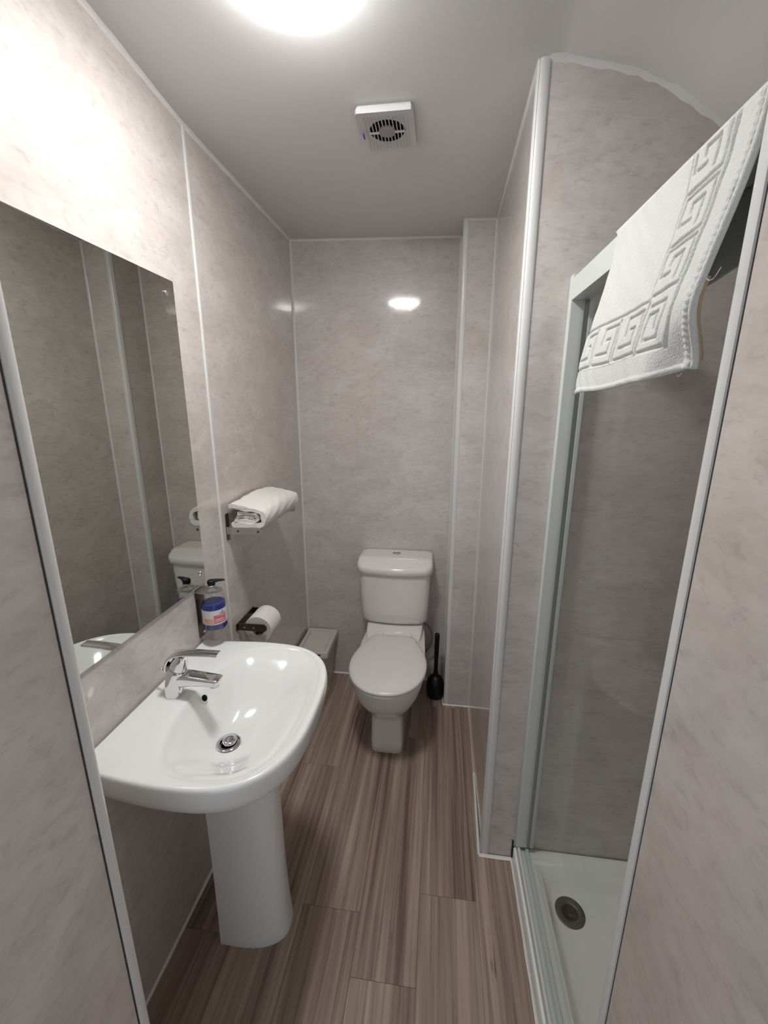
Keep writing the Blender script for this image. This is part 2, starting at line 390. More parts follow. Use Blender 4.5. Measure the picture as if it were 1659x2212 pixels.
# floor beads
bead([(0, .41, 0), (0, BACK, 0)], (1, 0, 0), (0, 0, 1), .007, 'white silicone line along the foot of the left wall', nm='baseboard_left', cat='sealant')
bead([(0, BACK, 0), (XB, BACK, 0)], (0, -1, 0), (0, 0, 1), .008, 'white silicone line along the foot of the end wall', nm='baseboard_back', cat='sealant')
bead([(XB-.004, BACK, 0), (XB-.004, YB-.002, 0)], (-1, 0, 0), (0, 0, 1), .006, 'short white silicone line beside the toilet brush', nm='baseboard_boxing_side', cat='sealant')
bead([(XB-.006, YB-.003, 0), (XR1, YB-.003, 0)], (0, -1, 0), (0, 0, 1), .006, 'white silicone line along the foot of the corner column', nm='baseboard_boxing', cat='sealant')
bead([(XR1, YB, 0), (lerp(XR0, XR1, .45), lerp(YP, YB, .45), 0)], (-1, 0, 0), (0, 0, 1), .007, 'yellowed silicone line along the far foot of the right wall', 'caulk_old', nm='baseboard_right_far', cat='sealant')
bead([(lerp(XR0, XR1, .45), lerp(YP, YB, .45), 0), (XR0-.004, YP-.004, 0)], (-1, 0, 0), (0, 0, 1), .008, 'white silicone line along the near foot of the right wall', nm='baseboard_right', cat='sealant')
bead([(XR0-.008, YP-.004, 0), (XS-.004, YP-.004, 0)], (0, -1, 0), (0, 0, 1), .008, 'white silicone line along the foot of the shower pillar', nm='baseboard_pillar', cat='sealant')
bead([(XS-.001, YP-.004, 0), (XS-.001, .52, 0)], (-1, 0, 0), (0, 0, 1), .0075, 'white silicone line along the foot of the shower tray', nm='baseboard_tray', cat='sealant')

# ------------------------------------------------------------------ ceiling lamp
def lamp():
    x, y = .447, .934; z = zc(x, y)
    t = thing('ceiling_lamp', (x, y, z), 'lit round opal dome lamp on the ceiling', 'lamp')
    G().lathe([(.0, .001), (.097, .001), (.099, -.004), (.099, -.018), (.097, -.022), (.0, -.022)], (x, y, z), n=64, cap=False).mk('base', 'lampbase', t, True, 40)
    prof = [(.096, -.0215), (.108, -.0222)]
    for k in range(1, 13):
        q = 1-k/12; prof.append((max(.0005, .108*q), -.0225-.025*(1-q*q)))
    G().lathe(prof, (x, y, z), n=64).mk('diffuser', 'lamp', t, True, 50)
lamp()

# ------------------------------------------------------------------ extractor fan
def fan():
    cx, cy = .571, 1.392; hx, hy = .078, .088; zt = zc(cx, cy)-.002
    t = thing('extractor_fan', (cx, cy, zt), 'small white square extractor fan with slatted round grille', 'fan')
    G().box((cx-hx+.006, cy-hy+.006, zt-.010), (cx+hx-.006, cy+hy-.006, zt+.004), .002).mk('back_plate', 'fanwhite', t)
    def depth(y): u = (y-cy)/hy; return .0115+.0055*u*u
    # front cover: concave sheet with a round opening
    g = G(); N = 64; rin = .049; rings = []
    for lev in range(9):
        ring = []
        for i in range(N):
            a = 2*PI*i/N; c, s = math.cos(a), math.sin(a)
            k = 1/max(abs(c)/hx, abs(s)/hy)
            rr = lerp(rin, k, lev/8); px, py = cx+rr*c, cy+rr*s
            ring.append((px, py, zt-depth(py)))
        rings.append(ring)
    outer = rings[-1]
    rings.append([(p[0], p[1], zt-.004) for p in outer])
    rings.insert(0, [(p[0], p[1], p[2]+.008) for p in rings[0]])
    g.loft(rings, False, False); g.mk('cover', 'fanwhite', t, True, 35)
    G().lathe([(.0, 0), (.051, 0), (.051, -.0015), (0, -.0015)], (cx, cy, zt-.0102), n=40, cap=False).mk('dark_opening', 'blackvoid', t)
    G().lathe([(.0, .004), (.024, .004), (.024, -.003), (.021, -.004), (0, -.004)], (cx, cy, zt-.013), n=32, cap=False).mk('hub', 'fangrey', t, True, 40)
    for i in range(13):
        x = cx-.058+i*.116/12
        g = G(); P = []
        for k in range(13):
            y = cy-hy+.022+(2*hy-.034)*k/12
            P.append(y)
        rings = [[(x-.0011, y, zt-depth(y)+.003), (x+.0011, y, zt-depth(y)+.003), (x+.0011, y, zt-depth(y)-.0026), (x-.0011, y, zt-depth(y)-.0026)] for y in P]
        g.loft(rings); g.mk('slat', 'fanwhite', t)
    for a, b in ((-.05, -.022), (.022, .05)): G().box((cx+a, cy-.002, zt-.018), (cx+b, cy+.002, zt-.014)).mk('grille_arm', 'fanwhite', t)
    G().box((cx-.0685, cy-.006, zt-.0205), (cx-.0655, cy+.016, zt-.0165)).mk('badge', 'badge', t)['label'] = 'small blue badge'
fan()

# ------------------------------------------------------------------ mirror
def mirror():
    y0, y1, z0, z1 = .612, 1.181, 1.029, 1.913
    t = thing('wall_mirror', (0, (y0+y1)/2, z0), 'large frameless mirror screwed to the left wall above the basin', 'mirror')
    G().box((.0008, y0, z0), (.0058, y1, z1), .0008, 1).mk('mirror_glass', 'mirror', t)
    for y, z in ((y1-.040, z1-.038), (y1-.028, z0+.040), (y0+.012, z1-.038), (y0+.012, z0+.040)):
        G().lathe([(.0055, .0058), (.0075, .0068), (.0072, .0095), (.005, .0118), (.0005, .0128)], (0, y, z), 'x', 20).mk('mirror_screw', 'chrome', t, True)
mirror()

# ------------------------------------------------------------------ wash basin with pedestal
YC = .895
def basin():
    t = thing('wash_basin', (0, YC, 0), 'white ceramic pedestal wash basin under the mirror', 'basin')
    N = 160; cx, cy = .21, YC
    def inside_out(x, y):
        dy = abs(y-YC)
        if x < .003: return False
        if x <= .2:
            if dy > .2755-.022*((.2-x)/.2)**1.6: return False
            # small rounded back corners
            return True
        return ((x-.2)/.256)**2.9+(dy/.2755)**2.9 <= 1
    def inside_bowl(x, y):
        dy = y-YC
        X = x-.269
        return (abs(X)/.163)**2.7+(abs(dy)/.248)**2.7 <= 1
    def hit(fn, c, a):
        lo, hi = 0, .6
        for _ in range(40):
            m = (lo+hi)/2
            if fn(c[0]+m*math.cos(a), c[1]+m*math.sin(a)): lo = m
            else: hi = m
        return lo
    angs = [2*PI*i/N for i in range(N)]
    O = []; B = []; D = []
    dc = (.212, .873)
    for a in angs:
        ro = hit(inside_out, (cx, cy), a); rb = min(hit(inside_bowl, (cx, cy), a), ro-.016)
        O.append((cx+ro*math.cos(a), cy+ro*math.sin(a))); B.append((cx+rb*math.cos(a), cy+rb*math.sin(a)))
        D.append((dc[0]+.0245*math.cos(a), dc[1]+.0245*math.sin(a)))
    ZR = .832
    def inward(d): return [(o[0]-d*math.cos(a) if o[0] > .01 else max(o[0]-d*math.cos(a), .003), o[1]-d*math.sin(a)) for o, a in zip(O, angs)]
    def upst(x, y): return .011*smooth01(1-(x-.004)/.034)
    rings = []
    # underside from the pedestal outwards
    pc = (.17, .905)
    for fr, z in ((.60, .66), (.52, .70), (.36, .722), (.22, .735), (.12, .745), (.055, .755), (.022, .768)):
        rings.append([(lerp(o[0], pc[0], fr) if o[0] > .012 else .003, lerp(o[1], pc[1], fr), z) for o in O])
    for d, z in ((.003, .785), (.0, .803), (.0, ZR-.012), (.0014, ZR-.005), (.004, ZR-.0012), (.008, ZR)):
        rings.append([(p[0], p[1], z+upst(*p)) for p in inward(d)])
    I = inward(.008)
    for u in (.2, .45, .7, .88):
        rings.append([(lerp(p[0], b[0], u), lerp(p[1], b[1], u), ZR-.004*u*u+upst(lerp(p[0], b[0], u), 0)) for p, b in zip(I, B)])
    zb = ZR-.005; dep = zb-.706
    for k in range(0, 29):
        u = k/28; uu = u
        f = math.sin(PI/2*uu**1.05)**1.35
        rings.append([(lerp(b[0], d[0], u), lerp(b[1], d[1], u), zb-dep*f) for b, d in zip(B, D)])
    rings.append([(dc[0]+(d[0]-dc[0])*.95, dc[1]+(d[1]-dc[1])*.95, .700) for d in D])
    rings.append([(dc[0]+(d[0]-dc[0])*.9, dc[1]+(d[1]-dc[1])*.9, .684) for d in D])
    g = G(); g.loft(rings, True, True); g.mk('bowl', 'ceramic', t, True, 60)
    # waste
    w_ = G().lathe([(.019, -.012), (.0195, -.001), (.0310, .0005), (.0325, .0030), (.0310, .0048), (.0225, .0040), (.0205, -.001), (.0205, -.012)], (dc[0], dc[1], .7065), n=40, cap=False).mk('waste_ring', 'chrome', t, True, 60)
    G().lathe([(.0, 0), (.0215, 0), (.0215, -.001), (0, -.001)], (dc[0], dc[1], .7), n=32, cap=False).mk('waste_hole', 'blackvoid', t)
    g = G(); prof = [(.0005, -.004), (.0175, -.004), (.0185, -.002), (.0185, .0015), (.0165, .0036), (.008, .0048), (.0005, .005)]
    g.lathe(prof, (0, 0, 0), n=36)
    R = Matrix.Rotation(math.radians(9), 4, Vector((.5, 1, 0)).normalized())
    g.V = [tuple(Matrix.Translation((dc[0]+.001, dc[1]+.004, .7125)) @ R @ Vector(v)) for v in g.V]
    g.mk('plug', 'chrome', t, True, 50)
    # overflow
    ca = (.1275, .918, .8035); nrm = Vector((.80, -.10, .60)).normalized()
    Rq = nrm.to_track_quat('Z', 'Y').to_matrix().to_4x4(); T = Matrix.Translation(ca)
    g = G().lathe([(.0085, -.004), (.0088, .0012), (.0100, .0022), (.0115, .0012), (.0118, -.003)], (0, 0, 0), n=28, cap=False); g.V = [tuple(T @ Rq @ Vector(v)) for v in g.V]; g.mk('overflow_rim', 'ceramic', t, True, 60)
    g = G().lathe([(.0004, .0008), (.0088, .0008), (.0088, -.003), (.0004, -.003)], (0, 0, 0), n=24); g.V = [tuple(T @ Rq @ Vector(v)) for v in g.V]; g.mk('overflow_hole', 'blackvoid', t)
    # pedestal
    rings = []
    for z, w_, xf in ((0, .079, .333), (.004, .080, .334), (.03, .079, .332), (.10, .076, .327), (.25, .073, .322), (.45, .072, .320), (.60, .076, .322), (.66, .080, .324), (.705, .083, .326)):
        ring = []; yc = .918; x0 = .138; xm = .175
        K = 28
        ring.append((x0, yc-w_, z))
        for k in range(K+1):
            a = -PI/2+PI*k/K
            c, s = math.cos(a), math.sin(a)
            ring.append((xm+(xf-xm)*abs(c)**(2/2.5), yc+w_*math.copysign(abs(s)**(2/2.5), s), z))
        ring.append((x0, yc+w_, z))
        rings.append(ring)
    G().loft(rings, True, False).mk('pedestal', 'ceramic', t, True, 50)
basin()

# ------------------------------------------------------------------ mixer tap
def tap():
    y = YC; zb = .831
    t = thing('mixer_tap', (.062, y, zb), 'chrome single lever mixer tap on the wash basin', 'tap')
    def ell(cx, cz, rx, ry, tilt, n=28):
        ct, st = math.cos(tilt), math.sin(tilt)
        return [(cx+rx*math.cos(2*PI*i/n)*ct, y+ry*math.sin(2*PI*i/n), cz+rx*math.cos(2*PI*i/n)*st) for i in range(n)]
    g = G(); g.loft([ell(.060, zb-.001, .0265, .0265, 0), ell(.060, zb+.003, .0265, .0265, 0), ell(.0605, zb+.012, .0255, .0255, 0), ell(.063, zb+.03, .025, .025, -.03),
                     ell(.068, zb+.05, .025, .0245, -.10), ell(.074, zb+.066, .0255, .024, -.22), ell(.077, zb+.076, .0255, .0235, -.32), ell(.078, zb+.079, .0235, .0215, -.36)])
    g.mk('body', 'chrome', t, True, 45)
    # spout
    def rr(x, zc_, hw, hh, tilt=0, n=5):
        r = min(hw, hh)*.62
        return [(x+v*math.sin(tilt), y+u, zc_+v*math.cos(tilt)) for u, v in rrect(-hw, hw, -hh, hh, r, n)]
    g = G(); g.loft([rr(.070, zb+.048, .0215, .020), rr(.090, zb+.049, .0215, .0185), rr(.115, zb+.0505, .0205, .0150), rr(.145, zb+.0505, .0195, .0125), rr(.170, zb+.0495, .019, .0115, .1), rr(.187, zb+.0485, .0185, .0108, .3), rr(.1915, zb+.048, .0165, .0085, .35)])
    g.mk('spout', 'chrome', t, True, 45)
    G().lathe([(.0005, -.003), (.0115, -.003), (.0125, .002), (.0125, .006), (.0005, .006)], (.176, y, zb+.0355), n=24).mk('aerator', 'steel', t, True, 40)
    # cartridge cap between body and lever
    g = G(); g.loft([ell(.079, zb+.080, .0235, .0215, -.36), ell(.082, zb+.088, .0225, .021, -.40), ell(.088, zb+.102, .019, .0185, -.42), ell(.092, zb+.112, .0165, .017, -.35), ell(.094, zb+.118, .013, .014, -.2)])
    g.mk('cartridge_cap', 'chrome', t, True, 50)
    # lever: a bent tapering blade rising behind the cap and reaching forward over the spout
    path = catmull([(.050, 0, zb+.078), (.053, 0, zb+.096), (.064, 0, zb+.114), (.084, 0, zb+.124), (.115, 0, zb+.128), (.155, 0, zb+.130), (.198, 0, zb+.131)], 5)
    rings = []
    for i, p in enumerate(path):
        q = i/(len(path)-1); tg = (path[min(i+1, len(path)-1)]-path[max(i-1, 0)]).normalized(); nr = Vector((-tg.z, 0, tg.x))
        hw = lerp(.0195, .0135, smooth01(q)); hh = lerp(.0042, .0036, q)
        rings.append([(p.x+nr.x*v, y+u, p.z+nr.z*v-.0042*(u/.02)**2) for u, v in rrect(-hw, hw, -hh, hh, hh*.9, 3)])
    G().loft(rings).mk('lever', 'chrome', t, True, 45)
    G().tube([(.045, y, zb+.068), (.032, y, zb+.070)], .0022, 8).mk('pop_up_rod', 'chrome', t, True)
    g = G(); P = [(.0045*math.sin(PI*k/8)+.0002, -.0045*math.cos(PI*k/8)) for k in range(9)]
    g.lathe(P, (.029, y, zb+.0705), n=16).mk('rod_knob', 'chrome', t, True)
tap()

# ------------------------------------------------------------------ soap bracket and bottle
def soap():
    bx, by = .0475, 1.142
    t = thing('soap_bracket', (0, by, .855), 'steel wall bracket holding the blue soap bottle', 'bracket')
    g = G().prism(rrect(by-.022, by+.022, .856, 1.020, .006, 4), .0006, .0026, lambda u, v, h: (h, u, v)); g.mk('back_plate', 'darksteel', t)
    poly = [(.0026, by-.026), (.0026, by+.026)]
    for k in range(17):
        a = PI/2-PI*k/16; poly.append((bx+.030*math.cos(a), by+.030*math.sin(a)))
    # ring plate around the neck
    N = 40; outer = []; inner = []
    for i in range(N):
        a = 2*PI*i/N; c, s = math.cos(a), math.sin(a)
        r = .030
        x = bx+r*c; yy = by+r*s
        if c < 0: x = max(.0026, bx+ (bx-.0026)*max(-1, c*1.6)); yy = by+.030*(s if abs(c) < .62 else math.copysign(min(1, abs(s)*1.28), s))
        outer.append((x, yy)); inner.append((bx+.0155*c, by+.0155*s))
    rings = [[(p[0], p[1], 1.016) for p in outer], [(p[0], p[1], 1.0185) for p in outer], [(p[0], p[1], 1.0185) for p in inner], [(p[0], p[1], 1.016) for p in inner]]
    rings.append(rings[0])
    G().loft(rings, False, False).mk('neck_plate', 'steel', t, False)
    G().lathe([(.0005, .0022), (.006, .0022), (.007, .003), (.006, .0075), (.003, .009), (.0005, .0092)], (0, by+.004, .868), 'x', 18).mk('screw', 'chrome', t, True, 40)
    # bottle
    b = thing('soap_bottle', (bx, by, .89), 'clear pump bottle of bright blue liquid soap with pink and white label', 'bottle')
    R = .0365
    zb = .8905
    out = [(.002, .004), (R*.55, .001), (R*.9, 0), (R, .006), (R, .098), (R*.985, .108), (R*.90, .117), (R*.70, .123), (.0150, .127), (.0142, .130), (.0142, .136)]
    G().lathe(out, (bx, by, zb), n=48, cap=False).mk('bottle_shell', 'bottle', b, True, 60)
    liq = [(.0005, .003), (R*.88, .0025), (R*.965, .007), (R*.965, .088), (R*.955, .0885), (.0005, .0885)]
    G().lathe(liq, (bx, by, zb), n=48).mk('liquid', 'blue', b, True, 50)
    G().tube([(bx, by, zb+.02), (bx, by, zb+.13)], .0035, 10).mk('dip_tube', 'bottle', b, True)
    # label: wraps the outward side; angles measured so that 0 points at the room centre
    def patch(name, mat, a0, a1, z0, z1, rr, parent, n=22):
        g = G(); rings = []
        for k in range(n+1):
            a = math.radians(lerp(a0, a1, k/n)); c, s = math.cos(a), math.sin(a)
            rings.append([(bx+rr*c, by+rr*s, zb+z0), (bx+rr*c, by+rr*s, zb+z1), (bx+(rr-.0004)*c, by+(rr-.0004)*s, zb+z1), (bx+(rr-.0004)*c, by+(rr-.0004)*s, zb+z0)])
        g.loft(rings); return g.mk(name, mat, parent, True, 40)
    lb = patch('label', 'labelw', -142, 22, .024, .072, R+.0006, b)
    patch('label_panel', 'labelp', -64, -2, .0285, .0555, R+.0010, lb)['label'] = 'pink panel'
    patch('label_picture', 'labelo', -118, -66, .0265, .046, R+.0010, lb)
    patch('label_print', 'labell', -60, -18, .0395, .0425, R+.0013, lb, 10)
    patch('label_print', 'labell', -60, -8, .0335, .0360, R+.0013, lb, 10)
    patch('label_print', 'labell', -34, -6, .0515, .0530, R+.0013, lb, 10)
    patch('label_print', 'labelg', -36, -8, .0590, .0612, R+.0013, lb, 10)
    patch('label_mark', 'labelg', -24, -18, .0635, .0680, R+.0013, lb, 4)
    # pump
    G().lathe([(.0135, .128), (.0150, .129), (.0150, .141), (.0128, .1425), (.0005, .1425)], (bx, by, zb), n=28, cap=False).mk('collar', 'bottle', b, True, 40)
    G().lathe([(.0105, .1425), (.0118, .1428), (.0118, .1465), (.008, .1475)], (bx, by, zb), n=24).mk('chrome_ring', 'chrome', b, True, 40)
    g = G(); g.lathe([(.0090, .1475), (.0120, .149), (.0128, .1535), (.0122, .1585), (.009, .1620), (.0005, .1630)], (bx, by, zb), n=24)
    d = Vector((.93, .36, 0)).normalized(); side = Vector((-d.y, d.x, 0)); rings = []
    for s_, hw, hh, dz in ((.000, .0105, .0045, .157), (.012, .0085, .0040, .1585), (.024, .0060, .0032, .1595), (.036, .0042, .0026, .1590), (.040, .0034, .0022, .1580)):
        c = Vector((bx, by, zb+dz))+d*s_
        rings.append([c+side*u+Vector((0, 0, v)) for u, v in rrect(-hw, hw, -hh, hh, hh*.8, 3)])
    g.loft(rings); g.mk('pump_head', 'black', b, True, 50)
soap()

# ------------------------------------------------------------------ towel shelf and folded towel
def shelf():
    y0, y1 = 1.348, 1.704
    t = thing('towel_shelf', (0, (y0+y1)/2, 1.15), 'small steel wall shelf of flat arms and rods under the folded towel', 'shelf')
    for y, dy in ((y0, 1), (y1, -1)):
        G().prism(rrect(min(y, y+dy*.022), max(y, y+dy*.022), 1.113, 1.211, .004, 3), .0006, .0030, lambda u, v, h: (h, u, v)).mk('wall_plate', 'darksteel', t)
        a = G().prism([(.003, 1.138)]+[(.122+.013*math.cos(math.radians(q)), 1.151+.013*math.sin(math.radians(q))) for q in range(-90, 91, 15)]+[(.003, 1.164)], y, y+dy*.003, lambda u, v, h: (u, h, v)).mk('arm', 'steel', t)
        for x in (.045, .120):
            G().lathe([(.0004, -.0012*dy), (.0042, -.0010*dy), (.0048, 0)], (x, y, 1.151), 'y', 14).mk('rivet', 'darksteel', a, True)
    for x in (.020, .052, .086, .120):
        G().tube([(x, y0+.003, 1.155), (x, y1-.003, 1.155)], .0058, 14).mk('rod', 'steel', t, True, 60)
    for y in (y0, y1):
        G().lathe([(.0004, -.001), (.0035, -.001), (.0035, .003)], (.0035, y+.011 if y == y0 else y-.011, 1.125), 'x', 10).mk('plate_screw', 'steel', t)
shelf()
def folded_towel():
    y0, y1 = 1.3525, 1.6995
    t = thing('folded_towel', (.08, (y0+y1)/2, 1.161), 'folded white bath towel lying on the steel wall shelf', 'towel')
    zb = 1.1625
    def ribbon(name, path, th, ysh=0.0, yin=0.0):
        P = catmull([(p[0], 0, p[1]) for p in path], 7); n = len(P)
        up = []; dn = []
        for i, p in enumerate(P):
            tg = (P[min(i+1, n-1)]-P[max(i-1, 0)]).normalized(); nr = Vector((-tg.z, 0, tg.x))
            h = th*(.55+.45*math.sin(PI*min(1, max(0, (i+.6)/(n*.10)) if i < n*.1 else 1 if i < n*.9 else max(0, (n-i-.4)/(n*.10)))/2))
            up.append((p.x+nr.x*h/2, p.z+nr.z*h/2)); dn.append((p.x-nr.x*h/2, p.z-nr.z*h/2))
        sec = up+dn[::-1]; rings = []
        K = 30
        for k in range(K+1):
            q = k/K; y = lerp(y0+yin, y1-yin, q)
            e = min(q, 1-q); pinch = 1-.10*max(0, 1-e/.03)
            ring = []
            for j, (x, z) in enumerate(sec):
                cxm, czm = .080, zb+.038
                hgt = 1+.06*math.sin(PI*q)+.03*math.sin(7*q+j*.05)
                zz = zb+(z-zb)*hgt
                ring.append((cxm+(x-cxm)*(1-.02*max(0, 1-e/.04))+.0012*math.sin(23*q+j*.6), y+.004*math.sin(j*.35+ysh), zz+.0010*math.sin(31*q+j*.9)))
            rings.append(ring)
        G().loft(rings).mk(name, 'terry2', t, True, 70)
    # outer fold wraps from lower left, round the front and back over the top
    ribbon('outer_fold', [(.018, zb+.010), (.050, zb+.009), (.100, zb+.008), (.132, zb+.012), (.143, zb+.032), (.137, zb+.054), (.110, zb+.064), (.070, zb+.070), (.030, zb+.077), (.013, zb+.076)], .017)
    ribbon('inner_fold', [(.030, zb+.026), (.065, zb+.024), (.098, zb+.023), (.114, zb+.029), (.117, zb+.040), (.108, zb+.047), (.070, zb+.050), (.045, zb+.051)], .0125, 1.0, .004)
    ribbon('core_fold', [(.036, zb+.038), (.062, zb+.037), (.090, zb+.036), (.103, zb+.037)], .010, 2.0, .008)
folded_towel()

# ------------------------------------------------------------------ toilet roll and holder
def roll():
    y0, y1 = 1.352, 1.508; za, zb = .749, .777
    t = thing('toilet_roll_holder', (0, (y0+y1)/2, .76), 'dark steel bracket holding the toilet roll', 'holder')
    G().box((.0006, y0, za), (.0036, y1, zb), .001, 1).mk('back_plate', 'darksteel', t)
    for y, dy in ((y0+.010, .003), (y1-.013, .003)):
        ex = .103 if y < 1.4 else .086
        poly = [(.0036, za)]+[(ex+.0155*math.cos(math.radians(q)), (za+zb)/2+.0155*math.sin(math.radians(q))) for q in range(-90, 91, 15)]+[(.0036, zb)]
        a = G().prism(poly, y, y+dy, lambda u, v, h: (u, h, v)).mk('arm', 'darksteel', t)
        if y < 1.4:
            for x in (.030, .066): G().lathe([(.0004, -.0012), (.0038, -.001), (.0042, 0)], (x, y, .7615), 'y', 12).mk('rivet', 'steel', a)
    G().tube([(.076, y0+.012, .7625), (.076, y1-.012, .7625)], .0065, 16).mk('spindle', 'black', t, True, 60)
    r = thing('toilet_roll', (.076, 1.43, .757), 'white toilet paper roll on the dark steel holder', 'toilet roll')
    c = (.076, 0, .7465); n = 48
    prof = [(.0235, 1.378), (.0535, 1.377), (.0548, 1.3785), (.0548, 1.4755), (.0535, 1.477), (.0235, 1.477), (.0235, 1.378)]
    G().lathe(prof, c, 'y', n, cap=False).mk('paper', 'paper', r, True, 40)
    G().lathe([(.0236, 1.3785), (.0222, 1.3785), (.0222, 1.4765), (.0236, 1.4765)], c, 'y', n, cap=False).mk('core', 'card', r, True, 40)
    # loose end hanging by the wall side
    rings = []
    for k in range(9):
        z = .7465-.004-k*.0078; x = .0212-.0*k+.0008*math.sin(k)
        x = .076-.0552 if k < 3 else .0208+.0012*(k-2)*.6
        rings.append([(x-.0003, 1.379, z), (x+.0003, 1.379, z), (x+.0003, 1.476, z), (x-.0003, 1.476, z)])
    G().loft(rings).mk('loose_sheet', 'paper', r)
roll()

# ------------------------------------------------------------------ bin
def bin_():
    t = thing('waste_bin', (.1, 2.07, 0), 'slim warm grey plastic bin with flat lid in the corner left of the toilet', 'bin')
    rings = []
    for z, i in ((0, .004), (.004, 0), (.268, 0)):
        q = z/.268
        x0, x1, ya, yb = lerp(.040, .026, q), lerp(.152, .174, q), lerp(1.968, 1.945, q), lerp(2.170, 2.178, q)
        rings.append([(x, y, z) for x, y in rrect(x0+i, x1-i, ya+i, yb-i, .010, 4)])
    G().loft(rings).mk('body', 'bin', t, True, 40)
    g = G(); x0, x1, ya, yb = .012, .188, 1.930, 2.184
    R = lambda d, z: [(x, y, z) for x, y in rrect(x0+d, x1-d, ya+d, yb-d, max(.002, .010-d*.4), 4)]
    g.loft([R(.003, .266), R(.0, .268), R(0, .294), R(.0015, .2985), R(.004, .300), R(.017, .300), R(.0195, .2985), R(.022, .2885), R(.023, .288)])
    ld = g.mk('lid', 'bin', t, True, 35)
    G().box((.05, 1.9285, .283), (.150, 1.9305, .289)).mk('finger_slot', 'blackvoid', ld)
    G().prism(rrect(.042, .158, 1.958, 2.156, .006, 3), .2878, .2905).mk('lid_panel', 'bin', ld)
bin_()

# ------------------------------------------------------------------ toilet
TX = .545
def outline(hw, ym, yf, yb, hwb, nf=2.1, rc=.05, z=0, nfront=18, nback=8, cx=None):
    cx = TX if cx is None else cx
    R = []
    for k in range(nfront+1):
        a = PI/2*k/nfront
        R.append((hw*math.sin(a)**(2/nf) if k else 0, ym-(ym-yf)*(math.cos(a)**(2/nf) if k < nfront else 0)))
    for k in range(1, nback+1):
        q = k/nback; s = q**1.8; R.append((lerp(hw, hwb, s), lerp(ym, yb-rc, q)))
    for k in range(1, 7):
        a = PI/2*k/6; R.append((hwb-rc+rc*math.cos(a), yb-rc+rc*math.sin(a)))
    R.append((0, yb))
    P = [(cx+x, y, z) for x, y in R]+[(cx-x, y, z) for x, y in R[-2:0:-1]]
    return P
def toilet():
    t = thing('toilet', (TX, 1.85, 0), 'white close coupled toilet with lid down against the end wall', 'toilet')
    g = G(); rings = []
    for z, hw, ym, yf, yb, hwb, nf, rc in (
        (0, .076, 1.72, 1.622, 2.12, .082, 5.5, .03), (.004, .079, 1.72, 1.618, 2.123, .085, 5.5, .03), (.05, .0775, 1.72, 1.619, 2.123, .085, 5.5, .03),
        (.13, .0755, 1.72, 1.616, 2.123, .086, 5.0, .03), (.185, .076, 1.71, 1.608, 2.125, .09, 4.2, .03), (.212, .080, 1.70, 1.596, 2.128, .097, 3.4, .035),
        (.235, .096, 1.695, 1.574, 2.13, .110, 2.7, .04), (.265, .119, 1.69, 1.546, 2.135, .125, 2.4, .04), (.30, .139, 1.69, 1.519, 2.14, .136, 2.25, .045),
        (.34, .155, 1.69, 1.496, 2.145, .144, 2.15, .045), (.375, .164, 1.69, 1.483, 2.148, .148, 2.1, .045), (.398, .168, 1.69, 1.477, 2.15, .150, 2.1, .045),
        (.405, .167, 1.69, 1.478, 2.15, .150, 2.1, .045), (.408, .162, 1.69, 1.483, 2.146, .146, 2.1, .045)):
        rings.append(outline(hw, ym, yf, yb, hwb, nf, rc, z))
    g.loft(rings); g.mk('pan', 'ceramic_warm', t, True, 50)
    # raised platform behind the seat that carries the cistern
    rings = []
    for y, hw, z in ((1.925, .135, .412), (1.945, .142, .425), (1.985, .147, .438), (2.03, .150, .452), (2.10, .150, .457), (2.165, .148, .457)):
        rings.append([(TX-.004+u, y, v) for u, v in rrect(-hw, hw, .38, z, .012, 4)])
    G().loft(rings).mk('cistern_platform', 'ceramic_warm', t, True, 50)
    # seat ring and lid
    rings = [outline(.172, 1.69, 1.472, 1.925, .120, 2.1, .05, .410), outline(.175, 1.69, 1.469, 1.927, .122, 2.1, .05, .413), outline(.175, 1.69, 1.469, 1.927, .122, 2.1, .05, .420), outline(.172, 1.69, 1.472, 1.925, .120, 2.1, .05, .423)]
    G().loft(rings).mk('seat', 'seatplastic', t, True, 40)
    rings = []
    for d, z in ((.006, .4245), (.001, .427), (0, .431), (.0015, .4355), (.006, .4395), (.016, .4425), (.035, .4445), (.07, .4460), (.11, .4466), (.15, .4468)):
        base = outline(.178, 1.69, 1.466, 1.932, .122, 2.15, .05, z); k = 1-d/.178
        rings.append([(TX+(p[0]-TX)*k, 1.70+(p[1]-1.70)*k, z) for p in base])
    G().loft(rings).mk('lid', 'seatplastic', t, True, 50)
    for s in (-1, 1):
        G().lathe([(.0004, -.018), (.010, -.018), (.011, -.016), (.011, .016), (.010, .018), (.0004, .018)], (TX+s*.075, 1.936, .436), 'x', 16).mk('hinge', 'seatplastic', t, True, 40)
    # cistern
    cx = .537
    def cis(z, hw, yf, bow, r, dz=0.0):
        P = []
        for x, y in rrect(-hw, hw, yf, 2.188, r, 6): P.append((x, y))
        out = []
        for k in range(len(P)): out.append(P[k])
        Q = []
        # refine the front edge so that it can bow outwards
        n = len(out)
        for k in range(n):
            a = out[k]; b = out[(k+1) % n]; Q.append(a)
            if abs(a[1]-yf) < 1e-6 and abs(b[1]-yf) < 1e-6 and abs(a[0]-b[0]) > .05:
                for m in range(1, 12): Q.append((lerp(a[0], b[0], m/12), yf))
        return [(cx+x, y-(bow*(1-(x/hw)**2) if y < 2.12 else 0), z+dz*(1-(x/hw)**2)) for x, y in Q]
    rings = [cis(.462, .150, 2.045, .012, .03, -.004), cis(.463, .166, 2.030, .014, .035, -.006), cis(.468, .174, 2.018, .015, .04, -.006), cis(.480, .1775, 2.012, .016, .042, -.004), cis(.55, .181, 2.008, .017, .043), cis(.65, .185, 2.003, .018, .043), cis(.752, .188, 1.999, .018, .043)]
